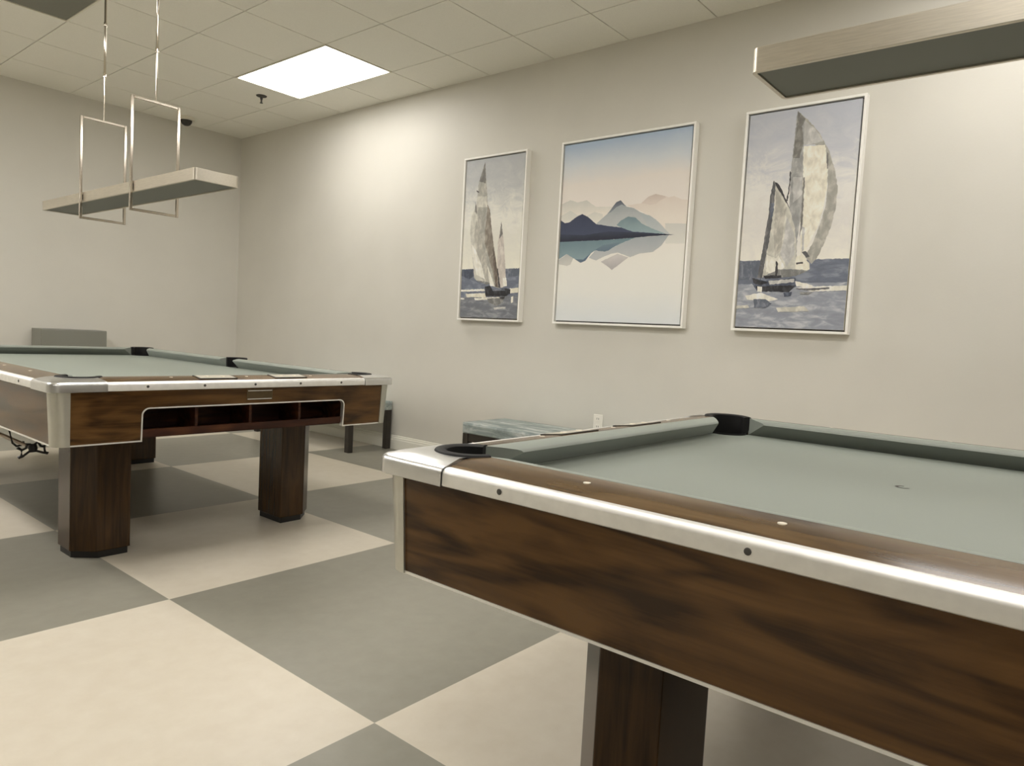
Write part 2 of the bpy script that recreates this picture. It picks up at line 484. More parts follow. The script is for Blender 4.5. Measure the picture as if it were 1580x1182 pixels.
def apron(root, side, notch):
    mp = side_map(side); half = L2 if side[0] == 'x' else W2; e = half-0.070
    F = lambda z: 0.016+0.011*(0.756-z)/0.206
    zb = 0.553
    if notch:
        n0, n1, zt, r = -0.475, 0.50, 0.684, 0.030
        out = [(-e, 0.756), (-e, zb), (n0, zb)]+[(x, z) for x, z in arc((n0+r, zt-r), r, PI, 0.5*PI, 8)]
        out += [(x, z) for x, z in arc((n1-r, zt-r), r, 0.5*PI, 0, 8)]+[(n1, zb), (e, zb), (e, 0.756)]
        path = out[1:-1]
    else:
        out = [(-e, 0.756), (-e, zb), (e, zb), (e, 0.756)]; path = out[1:-1]
    bm = bmesh.new()
    rows = [[mp(s, F(z)+d, z) for s, z in out] for d in (0.0, 0.020)]
    loft(bm, rows, close=True)
    ap = obj('apron', bm, M['wood_'+('y' if side[0] == 'x' else 'x')], root)
    # thin bright edging along the lower edge
    bm = bmesh.new(); rows = []
    for i, (s, z) in enumerate(path):
        a = path[max(i-1, 0)]; b = path[min(i+1, len(path)-1)]
        tx, tz = b[0]-a[0], b[1]-a[1]; l = math.hypot(tx, tz) or 1; nx, nz = tz/l, -tx/l
        if 0 < i < len(path)-1:      # corner mitre
            t1 = Vector((s-a[0], z-a[1])).normalized(); t2 = Vector((b[0]-s, b[1]-z)).normalized()
            n1v = Vector((t1.y, -t1.x)); n2v = Vector((t2.y, -t2.x)); m_ = (n1v+n2v); k = 2/max(m_.length_squared, 0.3); nx, nz = m_.x*k/1, m_.y*k/1
            nx, nz = nx, nz
        w = 0.0045
        rows.append([mp(s+nx*q, F(z)+d, z+nz*q) for d, q in ((-0.002, -w*0.25), (-0.002, w), (0.021, w), (0.021, 0.0002), (0.0, 0.0002), (0.0, -w*0.25))])
    loft(bm, rows, close=True); obj('apron_edging', bm, M['alu'], ap)
    return ap

def leg(root, sx, sy):
    ox, oy, w, c = W2-0.215, L2-0.358, 0.215, 0.078      # outer faces; the outer corner is cut off
    def outline(g):
        a, b = ox+g, oy+g
        return [(sx*(a-w-2*g), sy*(b-w-2*g)), (sx*a, sy*(b-w-2*g)), (sx*a, sy*(b-c)), (sx*(a-c), sy*b), (sx*(a-w-2*g), sy*b)]
    bm = bmesh.new(); prism(bm, outline(0), 0.030, 0.66)
    lg = obj('leg', bm, M['wood_z'], root, bevel=0.003)
    bm = bmesh.new(); prism(bm, outline(-0.008), 0.0, 0.031)
    obj('leg_plinth', bm, M['plinth'], lg)

def pool_table():
    root = empty('pool_table', (0, 0, 0))
    # cloth-covered bed with its corners cut for the pockets
    cut, q = 0.235, 0.118
    mouth = lambda sy: arc((0, 0), 1, 0, 0, 1)
    pts = []
    X, Y = W2-q, L2-q
    c = 0.095
    def corner(sx, sy):
        a = [(sx*X, sy*(Y-c)), (sx*(X-c*0.30), sy*(Y-c*0.62)), (sx*(X-c*0.62), sy*(Y-c*0.30)), (sx*(X-c), sy*Y)]
        return a
    def middle(sx, up):
        a = [(sx*X, -0.066), (sx*(X-0.012), -0.040), (sx*(X-0.020), 0.0), (sx*(X-0.012), 0.040), (sx*X, 0.066)]
        return a if up else a[::-1]
    pts = corner(1, -1)[::-1]+middle(1, True)+corner(1, 1)+corner(-1, 1)[::-1]+middle(-1, False)+corner(-1, -1)
    bm = bmesh.new(); prism(bm, pts, 0.700, 0.745); obj('bed_cloth', bm, M['cloth'], root)
    # rails: one at each end, two along each side
    r = {}
    for side in ('y-', 'y+'): r[side] = [table_rail(root, side, 0, 0, 'c', 'c')]
    for side in ('x-', 'x+'):
        r[side] = [table_rail(root, side, 0, -0.062, 'c', 'm'), table_rail(root, side, 0.062, 0, 'm', 'c')]
    for side in ('y-', 'y+'):
        for s in (-0.337, 0.0, 0.337): disc_on_rail('rail_sight', r[side][0], side, s, 0.078, 0.8003, 0.0075, M['ivory'])
        for s in (-0.462, -0.231, 0.0, 0.231, 0.462): bolt_on_trim(r[side][0], side, s)
    for side in ('x-', 'x+'):
        for k, sg in ((0, -1), (1, 1)):
            for s in (0.289, 0.626, 0.963): disc_on_rail('rail_sight', r[side][k], side, sg*s, 0.078, 0.8003, 0.0075, M['ivory'])
            for s in (0.192, 0.644, 1.096): bolt_on_trim(r[side][k], side, sg*s)
    for sx in (-1, 1):
        for sy in (-1, 1): corner_casting(root, sx, sy); leg(root, sx, sy)
    # side pockets
    for sx in (-1, 1):
        bm = bmesh.new(); rows = []
        path = arc((sx*(W2-0.098), 0), 0.060, 0.5*PI if sx < 0 else -0.5*PI, 1.5*PI if sx < 0 else 0.5*PI, 18)
        path = [(path[0][0]-sx*0.03, path[0][1])]+path+[(path[-1][0]-sx*0.03, path[-1][1])]
        C = Vector((sx*(W2-0.098), 0))
        for a, b in path:
            d = Vector((a, b))-C
            if abs(a) < abs(C.x)-0.001: d = Vector((0, b))
            d.normalize()
            rows.append([(a+d.x*w, b+d.y*w, z) for w, z in ((-0.006, 0.735), (-0.006, 0.8045), (-0.002, 0.8075), (0.006, 0.8075), (0.009, 0.8035), (0.009, 0.735))])
        loft(bm, rows, close=True); lip = obj('side_pocket', bm, M['rubber'], root, smooth=True)
        bm = bmesh.new(); box(bm, *sorted((sx*W2, sx*(W2-0.020))), -0.0615, 0.0615, 0.755, 0.789); obj('side_casting', bm, M['cast'], lip, bevel=0.004)
        bm = bmesh.new(); box(bm, *sorted((sx*(W2-0.0225), sx*(W2-0.14))), -0.061, 0.061, 0.62, 0.7445); obj('pocket', bm, M['hole'], lip)
    for side in ('x-', 'x+', 'y+'): apron(root, side, False)
    front = apron(root, 'y-', True)
    # name plate on the front apron: two raised bars on a bronze plate
    F = lambda z: 0.016+0.011*(0.756-z)/0.206
    mp = side_map('y-')
    def slab(s0, s1, z0, z1, d0, d1):
        bm = bmesh.new()
        loft(bm, [[mp(s0, F(z0)+d, z0), mp(s1, F(z0)+d, z0), mp(s1, F(z1)+d, z1), mp(s0, F(z1)+d, z1)] for d in (d0, d1)], close=True); return bm
    plate = obj('name_plate', slab(-0.030, 0.096, 0.700, 0.748, -0.0015, 0.001), M['plaque'], front)
    bm = slab(-0.026, 0.092, 0.739, 0.742, -0.0025, -0.001)
    obj('plate_line', bm, M['alu'], plate); obj('plate_line', slab(-0.026, 0.092, 0.702, 0.705, -0.0025, -0.001), M['alu'], plate)
    # open box under the front apron that collects the balls, four compartments
    bm = bmesh.new(); y0 = -L2+0.040
    b0, b1 = -0.500, 0.525
    box(bm, b0, b1, y0+0.006, y0+0.19, 0.560, 0.575)           # bottom
    box(bm, b0, b1, y0+0.000, y0+0.016, 0.566, 0.594)          # front lip
    box(bm, b0, b1, y0+0.175, y0+0.19, 0.575, 0.70)            # back
    box(bm, b0, b0+0.015, y0+0.006, y0+0.19, 0.560, 0.70); box(bm, b1-0.015, b1, y0+0.006, y0+0.19, 0.560, 0.70)
    bx = obj('ball_box', bm, M['box_wood'], root)
    for s in (-0.240, 0.008, 0.262):
        bm = bmesh.new(); box(bm, s-0.006, s+0.006, y0+0.010, y0+0.175, 0.575, 0.695); obj('divider', bm, M['box_wood'], bx)
    # score counters let into the front rail
    for s in (-0.150, 0.205):
        mp = side_map('y-')
        def plate_at(w, u0, u1, d0, d1):
            zt = lambda u: 0.7945+(u-0.040)*0.127
            bm = bmesh.new()
            loft(bm, [[mp(s-w, u0, zt(u0)+d), mp(s-w, u1, zt(u1)+d), mp(s+w, u1, zt(u1)+d), mp(s+w, u0, zt(u0)+d)] for d in (d0, d1)], close=True); return bm
        pl = obj('score_counter', plate_at(0.085, 0.036, 0.105, -0.001, 0.0026), M['counter'], root)
        obj('counter_face', plate_at(0.079, 0.042, 0.099, 0.002, 0.0034), M['counter_face'], pl)
        for q in (-0.035, 0.035):
            bm = bmesh.new(); c = mp(s+q, 0.074, 0); cyl(bm, (c[0], c[1]), 0.010, 0.009, 0.798, 0.8038, 16); obj('counter_dial', bm, M['ivory'], pl)
    # frame under the slate
    bm = bmesh.new()
    box(bm, -W2+0.10, W2-0.10, -L2+0.235, L2-0.10, 0.655, 0.699)
    for sx in (-1, 1): box(bm, *sorted((sx*(W2-0.22), sx*(W2-0.40))), -L2+0.26, L2-0.2, 0.60, 0.655)
    obj('underframe', bm, M['underside'], root)
    return root

left = pool_table()
left.location = (1.6995, 4.315, 0)
tag(left, 'walnut pool table at left with an open ball box facing the camera', 'pool table', 'pool tables')
right = copy_tree(left)
right.location = (1.7575, -0.290, 0); right.rotation_euler = (0, 0, PI)
tag(right, 'nearer walnut pool table at lower right, cut off by the photo edge', 'pool table')
# what only one of the tables shows
sp = bmesh.new(); _sp = (1.850-1.7575, 0.335+0.290)
loft(sp, [[(-_sp[0]+r*math.cos(a*PI/12)*1.0, -_sp[1]+r*math.sin(a*PI/12), z) for a in range(12, 30)] for r, z in ((0.0095, 0.7454), (0.0165, 0.7458))], close=False, cap=False)
obj('cloth_mark', sp, M['bolt'], right)
for y in (3.66, 4.95):
    bm = bmesh.new(); x = 0.955-1.6995; yy = y-4.315
    tube(bm, [(x+0.03, yy, 0.60), (x+0.03, yy, 0.52), (x+0.04, yy-0.01, 0.460), (x+0.055, yy-0.01, 0.444), (x+0.075, yy-0.01, 0.447), (x+0.083, yy-0.01, 0.464)], 0.0045, 8)
    obj('bridge_hook', bm, M['black'], left)

# ------------------------------------------------------------------ bridge stick lying on hooks under the left table
root = empty('bridge_stick', (1.014, 3.46, 0.464))
bm = bmesh.new(); tube(bm, [(0, 0.0, 0), (0, 0.4, 0), (0, 1.55, 0.003)], [0.007, 0.009, 0.013], 12); obj('shaft', bm, M['bridge_wood'], root, smooth=True)
bm = bmesh.new()
tube(bm, [(0, 0.03, 0), (0, -0.01, 0)], [0.010, 0.014], 12); obj('ferrule', bm, M['black'], root)
# six-pointed bridge head, a flat casting with open cells
bm = bmesh.new(); d = 0.012
outl = [(-0.066, -0.042), (-0.048, -0.036), (-0.020, -0.014), (0.012, -0.013), (0.040, -0.024), (0.062, -0.030)]
def bar(pts, r): tube(bm, [(x, -0.012, z) for x, z in pts], r, 8)
bar(outl, 0.006)
bar([(-0.066, -0.042), (-0.052, -0.030), (-0.052, -0.004), (-0.070, 0.010)], [0.008, 0.006, 0.006, 0.008])
bar([(-0.052, -0.004), (-0.034, 0.004), (-0.030, 0.024), (-0.014, 0.022)], [0.006, 0.006, 0.007, 0.006])
bar([(0.062, -0.030), (0.050, -0.022), (0.046, 0.006), (0.060, 0.030)], [0.008, 0.006, 0.006, 0.008])
bar([(0.046, 0.006), (0.030, 0.010), (0.018, 0.034), (0.004, 0.020)], [0.006, 0.006, 0.008, 0.006])
lathe(bm, (0, 0, 0), [(0.001, -0.020), (0.016, -0.018), (0.021, 0.0), (0.016, 0.020), (0.001, 0.022)], 14)
hd = obj('bridge_head', bm, M['black'], root, smooth=True)
hd.location = (0, -0.012, 0.0); hd.scale = (0.84, 0.84, 0.84)
tag(root, 'long bridge stick with black notched head hung under the left table', 'bridge stick')

# ------------------------------------------------------------------ hanging lamps over the tables
def pendant(cx, y_far, y_near, frames):
    cy = (y_far+y_near)/2; L = (y_far-y_near)/2; W = 0.112; z0, z1 = 1.698, 1.755
    root = empty('pendant_lamp', (cx, cy, 0)); r = 0.016
    def rr(w, l, r, n=6):
        return (arc((w-r, -l+r), r, -PI/2, 0, n)+arc((w-r, l-r), r, 0, PI/2, n)+arc((-w+r, l-r), r, PI/2, PI, n)+arc((-w+r, -l+r), r, PI, 1.5*PI, n))
    bm = bmesh.new()
    rows = []
    for w, l, z in ((W-0.011, L-0.011, z0+0.010), (W-0.011, L-0.011, z0), (W-0.001, L-0.001, z0), (W, L, z0+0.001), (W, L, z1-0.001), (W-0.001, L-0.001, z1), (0.09, L-0.04, z1+0.004)):
        rows.append([(x, y, z) for x, y in rr(w, l, max(0.004, r-(W-w)))])
    loft(bm, rows, close=True)
    obj('housing', bm, M['nickel'], root, smooth=True)
    bm = bmesh.new(); prism(bm, rr(W-0.0115, L-0.0115, 0.005), z0+0.004, z0+0.009); obj('lens', bm, M['lens_off'], root)
    for y in frames:
        yy = y-cy; fw, ft, fb, q = 0.122, 2.190, 1.606, 0.0070
        bm = bmesh.new()
        for sx in (-1, 1): box(bm, sx*fw-q, sx*fw+q, yy-q, yy+q, fb-q, ft+q)
        box(bm, -fw+q, fw-q, yy-q, yy+q, ft-q, ft+q); box(bm, -fw+q, fw-q, yy-q, yy+q, fb-q, fb+q)
        fr = obj('hanging_frame', bm, M['chrome'], root, bevel=0.002)
        for sx in (-1, 1):
            bm = bmesh.new(); box(bm, *sorted((sx*(W-0.001), sx*(fw-q))), yy-0.004, yy+0.010, z0+0.012, z1-0.014); obj('clip', bm, M['black'], fr)
        bm = bmesh.new()
        lathe(bm, (0, yy, 0), [(0.004, ft), (0.004, ft+0.26), (0.0085, ft+0.262), (0.0085, ft+0.285), (0.0065, ft+0.29), (0.0065, ft+0.55), (0.009, ft+0.555), (0.009, ft+0.575), (0.0065, ft+0.58), (0.0065, ZC-0.03)], 12)
        obj('stem', bm, M['chrome'], root, smooth=True)
        bm = bmesh.new(); lathe(bm, (0, yy, ZC), [(0.004, -0.035), (0.05, -0.022), (0.058, -0.004), (0.058, 0.0)], 24); obj('canopy', bm, M['nickel'], root, smooth=True)
    return root
tag(pendant(1.742, 5.41, 3.345, (4.715, 4.020)), 'long thin nickel pendant lamp hung over the left pool table', 'pendant lamp', 'lamps over the tables')
tag(pendant(1.781, 0.700, -1.360, (0.010, -0.680)), 'nickel pendant lamp at the upper right corner before the large sailboat picture', 'pendant lamp', 'lamps over the tables')

# ------------------------------------------------------------------ benches along the picture wall
def bench(y0, y1, label):
    root = empty('bench', (3.875, (y0+y1)/2, 0)); hw, hl = 0.232, (y1-y0)/2
    bm = bmesh.new(); box(bm, -hw, hw, -hl, hl, 0.340, 0.418)
    bmesh.ops.subdivide_edges(bm, edges=bm.edges[:], cuts=7, use_grid_fill=True)
    for v in bm.verts:
        if v.co.z > 0.41: v.co.z += 0.010*(1-(v.co.x/hw)**4)*(1-(v.co.y/hl)**6)
    obj('seat_cushion', bm, M['seat'], root, smooth=True, bevel=0.012, seg=3)
    bm = bmesh.new()
    for sx in (-1, 1): box(bm, *sorted((sx*(hw-0.008), sx*(hw-0.030))), -hl+0.055, hl-0.055, 0.285, 0.340)
    for sy in (-1, 1): box(bm, -hw+0.055, hw-0.055, *sorted((sy*(hl-0.008), sy*(hl-0.030))), 0.285, 0.340)
    obj('apron', bm, M['dark_wood'], root)
    for sx in (-1, 1):
        for sy in (-1, 1):
            bm = bmesh.new(); box(bm, *sorted((sx*(hw-0.004), sx*(hw-0.054))), *sorted((sy*(hl-0.004), sy*(hl-0.054))), 0.0, 0.340)
            obj('leg', bm, M['dark_wood'], root, bevel=0.003)
    tag(root, label, 'bench', 'benches along the picture wall')
bench(4.735, 6.19, 'dark-legged bench mostly hidden behind the left pool table')
bench(2.02, 3.45, 'grey teal upholstered bench beyond the right pool table')

# ------------------------------------------------------------------ low grey cabinet against the far wall
root = empty('cabinet', (2.423, YF-0.150, 0))
bm = bmesh.new(); box(bm, -0.266, 0.266, -0.115, 0.134, 0.06, 0.884); obj('body', bm, M['cabinet'], root, bevel=0.004)
bm = bmesh.new(); box(bm, -0.262, 0.262, -0.128, -0.1155, 0.07, 0.878); dr = obj('door', bm, M['cabinet'], root, bevel=0.002)
bm = bmesh.new(); box(bm, 0.20, 0.212, -0.146, -0.128, 0.40, 0.52); obj('handle', bm, M['nickel'], dr)
bm = bmesh.new(); box(bm, -0.25, 0.25, -0.10, 0.13, 0.0, 0.06); obj('plinth', bm, M['plinth'], root)
tag(root, 'plain grey cabinet at the far wall behind the left pool table', 'cabinet')

# ------------------------------------------------------------------ small things on wall and ceiling
root = empty('wall_outlet', (XW, 2.625, 0.478))
bm = bmesh.new(); box(bm, -0.006, 0, -0.038, 0.038, -0.060, 0.060); obj('cover_plate', bm, M['plastic'], root, bevel=0.003)
for z in (-0.027, 0.027):
    bm = bmesh.new(); box(bm, -0.009, -0.006, -0.017, 0.017, z-0.018, z+0.018); so = obj('socket', bm, M['plastic'], root, bevel=0.002)
    bm = bmesh.new()
    for y in (-0.007, 0.007): box(bm, -0.0095, -0.0088, y-0.0015, y+0.0015, z-0.002, z+0.010)
    obj('slots', bm, M['slot'], so)
tag(root, 'white electrical outlet on the wall above the teal bench', 'outlet')
root = empty('sprinkler_head', (3.438, 5.865, ZC))
bm = bmesh.new(); lathe(bm, (0, 0, 0), [(0.001, -0.014), (0.022, -0.013), (0.042, -0.006), (0.046, 0.0)], 24); obj('escutcheon', bm, M['bolt'], root, smooth=True)
bm = bmesh.new(); lathe(bm, (0, 0, 0), [(0.011, -0.013), (0.011, -0.030), (0.007, -0.034), (0.007, -0.058), (0.014, -0.060), (0.014, -0.063), (0.001, -0.064)], 14); obj('nozzle', bm, M['bolt'], root, smooth=True)
tag(root, 'small metal sprinkler head on the ceiling beside the lit panel', 'sprinkler')
root = empty('ceiling_camera', (3.400, 7.17, ZC))
bm = bmesh.new(); lathe(bm, (0, 0, 0), [(0.050, -0.030), (0.074, -0.028), (0.080, -0.018), (0.080, 0.0)], 28); obj('base', bm, M['fixture'], root, smooth=True)
bm = bmesh.new(); lathe(bm, (0, 0, 0), [(0.001, -0.082), (0.022, -0.079), (0.040, -0.067), (0.052, -0.048), (0.055, -0.029)], 28); obj('dome', bm, M['dome'], root, smooth=True)
tag(root, 'small dark dome camera on the ceiling at the far wall', 'camera')

# ------------------------------------------------------------------ pictures
lin0 = lin
def lin(c):                      # artists' colours, a little lighter than they look in the dim room
    return tuple(min(0.88, v*1.22) for v in lin0(c)[:3]) + (1.0,)
def paint(name, a, b=None, brush=1.0, grad=None, rough=0.65, fade=None):
    """brushed paint: noise between two tones; grad = (z0, z1, colour at top)"""
    k = NT('paint_'+name); v = k.coord((1, 8, 24) if 'sea' in name else (1, 22, 13))
    nz = k.noise(v, 1.2, 4.0, 0.6, 0.4)
    col = k.ramp(nz, [(0.36, lin(tuple(q*0.93 for q in a))), (0.50, lin(a)), (0.64, lin(b or a))])
    k.l(col, k.b.inputs['Base Color']); k.set(Roughness=rough); k.bump(nz, 0.15, 0.001)
    return k.m
def graded(name, stops, h, nscale=3.0, amount=0.10):
    """wash of colour that changes up the picture"""
    k = NT('paint_'+name); c = k.n('ShaderNodeTexCoord'); s = k.n('ShaderNodeSeparateXYZ'); k.l(c.outputs['Object'], s.inputs[0])
    nz = k.noise(k.coord((1, 1, 1.6)), nscale, 4.0, 0.6)
    f = k.math('ADD', k.math('DIVIDE', s.outputs[2], h), k.math('MULTIPLY', k.math('SUBTRACT', nz, 0.5), amount*2))
    k.l(k.ramp(f, [(p, lin(q)) for p, q in stops]), k.b.inputs['Base Color']); k.set(Roughness=0.65)
    k.bump(k.noise(k.coord(), 600.0, 2.0), 0.08, 0.001)
    return k.m
def sky(name, stops, h):
    k = NT('paint_'+name); c = k.n('ShaderNodeTexCoord'); s = k.n('ShaderNodeSeparateXYZ'); k.l(c.outputs['Object'], s.inputs[0])
    nz = k.noise(k.coord((1, 3.5, 6)), 2.0, 6.0, 0.70, 0.8)
    f = k.math('ADD', k.math('DIVIDE', s.outputs[2], h), k.math('MULTIPLY', k.math('SUBTRACT', nz, 0.5), 0.55))
    k.l(k.ramp(f, [(p, lin(q)) for p, q in stops]), k.b.inputs['Base Color']); k.set(Roughness=0.65); k.bump(nz, 0.15, 0.001)
    return k.m
PA = {
 'sea1': paint('sea', (104, 110, 124), (128, 134, 146)), 'sea2': paint('near_sea', (112, 115, 122), (140, 142, 146)), 'sea3': paint('bright_sea', (142, 146, 156), (176, 178, 182)),
 'navy': paint('navy', (70, 76, 90), (96, 102, 116)), 'slate': paint('slate', (92, 98, 110), (122, 126, 136)), 'mid': paint('mid_grey', (118, 118, 116), (148, 147, 144)),
 'pale': paint('pale_sail', (186, 184, 174), (206, 203, 192)), 'sail2': paint('sail_shade', (166, 163, 154), (190, 186, 175)), 'sail': paint('sail_grey', (158, 156, 148), (182, 179, 170)),
 'brown': paint('sail_brown', (126, 118, 108), (152, 145, 134)), 'dkbrown': paint('dark_brown', (96, 86, 78), (124, 114, 104)), 'gray': paint('dark_sail', (112, 110, 106), (136, 134, 128)),
 'gray2': paint('cool_sail', (146, 146, 144), (172, 171, 168)), 'dkgray': paint('charcoal', (88, 88, 90), (116, 115, 116)), 'dark': paint('near_black', (60, 58, 60), (84, 82, 84)),
 'black': paint('black', (38, 38, 42), (62, 62, 66)), 'white': paint('white', (218, 215, 204), (232, 229, 220)), 'cream': paint('cream', (216, 211, 195), (228, 224, 210)),
 'pink': paint('pink_grey', (190, 182, 174), (206, 199, 190)), 'ltgray': paint('light_grey', (176, 175, 172), (198, 196, 192)),
}
def wash(name, z0, z1, lo, hi):
    k = NT('paint_'+name); c = k.n('ShaderNodeTexCoord'); s = k.n('ShaderNodeSeparateXYZ'); k.l(c.outputs['Object'], s.inputs[0])
    nz = k.noise(k.coord(), 9.0, 5.0, 0.6)
    f = k.math('DIVIDE', k.math('SUBTRACT', s.outputs[2], z0), z1-z0)
    f = k.math('ADD', f, k.math('MULTIPLY', k.math('SUBTRACT', nz, 0.5), 0.7))
    k.l(k.ramp(f, [(0.0, lin(lo)), (1.0, lin(hi))]), k.b.inputs['Base Color']); k.set(Roughness=0.65); return k.m
PA.update({
 'mtA': wash('far_hills', 0.72, 0.85, (216, 210, 200), (182, 182, 176)), 'mtB': wash('near_hills', 0.67, 0.78, (212, 208, 198), (188, 188, 182)),
 'mtP': wash('pink_hill', 0.66, 0.84, (216, 208, 198), (206, 194, 184)), 'mtPd': wash('pink_crest', 0.77, 0.83, (204, 192, 182), (188, 174, 164)), 'mtL': wash('low_haze', 0.50, 0.62, (208, 206, 198), (196, 194, 188)),
 'mtC': wash('grey_peak', 0.60, 0.80, (182, 184, 182), (142, 148, 152)), 'mtD': wash('dark_crest', 0.73, 0.80, (128, 132, 138), (76, 82, 94)), 'mtC2': wash('grey_shoulder', 0.58, 0.70, (178, 182, 182), (160, 168, 170)),
 'mtT': wash('teal_hill', 0.58, 0.70, (140, 158, 162), (104, 124, 130)), 'mtN': wash('navy_hill', 0.56, 0.74, (62, 70, 92), (48, 54, 76)), 'mtN2': wash('shore_line', 0.56, 0.62, (34, 38, 54), (56, 62, 82)),
 'refT': wash('teal_reflection', 0.43, 0.55, (126, 146, 152), (104, 126, 134)), 'refG': wash('grey_reflection', 0.40, 0.47, (190, 188, 182), (168, 170, 168)), 'refM': wash('pale_reflection', 0.44, 0.55, (176, 178, 178), (156, 162, 166)),
 'refV': wash('peak_reflection', 0.37, 0.45, (168, 164, 164), (196, 192, 188)), 'refD': wash('dark_reflection', 0.43, 0.52, (84, 100, 116), (104, 122, 134)),
})
ART_p1=[
 ('sea1',[(-0.028,0.387),(0.615,0.385),(0.631,0.158),(-0.013,0.152)]),
 ('sea2',[(-0.014,0.171),(0.629,0.186),(0.644,-0.022),(0.0,-0.042)]),
 ('navy',[(-0.028,0.385),(0.138,0.388),(0.145,0.332),(0.094,0.307),(-0.026,0.356)]),
 ('slate',[(0.468,0.38),(0.616,0.383),(0.619,0.327),(0.479,0.326)]),
 ('mid',[(0.158,0.332),(0.287,0.319),(0.321,0.272),(0.282,0.266),(0.176,0.296)]),
 ('pale',[(0.206,1.2),(0.15,1.038),(0.134,0.875),(0.091,0.796),(0.083,0.666),(0.111,0.535),(0.137,0.392),(0.15,0.32),(0.176,0.299),(0.289,0.287),(0.302,0.319),(0.252,0.483),(0.218,0.624),(0.161,0.768),(0.14,0.828)]),
 ('sail2',[(0.144,0.781),(0.183,0.673),(0.239,0.554),(0.288,0.412),(0.337,0.272),(0.281,0.29),(0.241,0.296),(0.162,0.509),(0.128,0.652)]),
 ('white',[(0.105,0.582),(0.161,0.521),(0.234,0.39),(0.264,0.307),(0.173,0.344),(0.134,0.439)]),
 ('sail',[(0.206,1.2),(0.229,1.042),(0.257,0.866),(0.289,0.737),(0.322,0.597),(0.365,0.434),(0.399,0.272),(0.417,0.237),(0.338,0.255),(0.311,0.307),(0.271,0.436),(0.222,0.566),(0.173,0.697),(0.14,0.828),(0.15,1.038)]),
 ('pale',[(0.149,0.944),(0.241,0.937),(0.253,0.855),(0.154,0.862)]),
 ('brown',[(0.252,0.878),(0.28,0.83),(0.31,0.667),(0.352,0.503),(0.383,0.387),(0.416,0.243),(0.373,0.249),(0.329,0.388),(0.277,0.506),(0.245,0.577),(0.239,0.67),(0.248,0.774)]),
 ('dkbrown',[(0.326,0.55),(0.363,0.457),(0.398,0.329),(0.416,0.243),(0.377,0.249),(0.348,0.388)]),
 ('gray',[(0.206,1.2),(0.227,1.036),(0.189,1.048),(0.154,1.058)]),
 ('dark',[(0.129,0.993),(0.159,0.978),(0.155,0.972),(0.133,0.981)]),
 ('gray',[(0.123,0.911),(0.141,0.863),(0.145,0.804),(0.127,0.829)]),
 ('white',[(0.283,0.412),(0.334,0.318),(0.366,0.254),(0.322,0.255),(0.299,0.319)]),
 ('pink',[(0.401,0.73),(0.429,0.615),(0.455,0.454),(0.484,0.254),(0.432,0.243),(0.4,0.254),(0.38,0.433),(0.375,0.571)]),
 ('gray',[(0.4,0.742),(0.421,0.644),(0.388,0.61),(0.394,0.674)]),
 ('dark',[(0.383,0.387),(0.392,0.387),(0.425,0.243),(0.407,0.243)]),
 ('white',[(0.442,0.317),(0.479,0.317),(0.488,0.254),(0.454,0.254)]),
 ('white',[(-0.018,0.225),(0.261,0.235),(0.27,0.218),(-0.017,0.211)]),
 ('cream',[(0.068,0.195),(0.271,0.204),(0.284,0.167),(0.078,0.17)]),
 ('white',[(0.161,0.163),(0.451,0.174),(0.468,0.157),(0.17,0.147)]),
 ('cream',[(0.515,0.237),(0.625,0.246),(0.628,0.208),(0.525,0.201)]),
 ('white',[(-0.013,0.165),(0.054,0.163),(0.055,0.151),(-0.013,0.152)]),
 ('mid',[(0.29,0.161),(0.467,0.168),(0.454,0.134),(0.395,0.104),(0.315,0.132)]),
 ('white',[(0.534,0.174),(0.556,0.18),(0.556,0.135),(0.539,0.129)]),
 ('ltgray',[(0.368,0.094),(0.487,0.102),(0.488,0.086),(0.374,0.078)]),
 ('black',[(0.268,0.251),(0.322,0.258),(0.339,0.237),(0.417,0.231),(0.477,0.239),(0.526,0.231),(0.525,0.197),(0.481,0.18),(0.28,0.179)]),
 ('slate',[(0.339,0.235),(0.47,0.231),(0.471,0.22),(0.348,0.22)]),
 ('dark',[(0.421,0.174),(0.474,0.177),(0.468,0.157),(0.43,0.156)]),
]
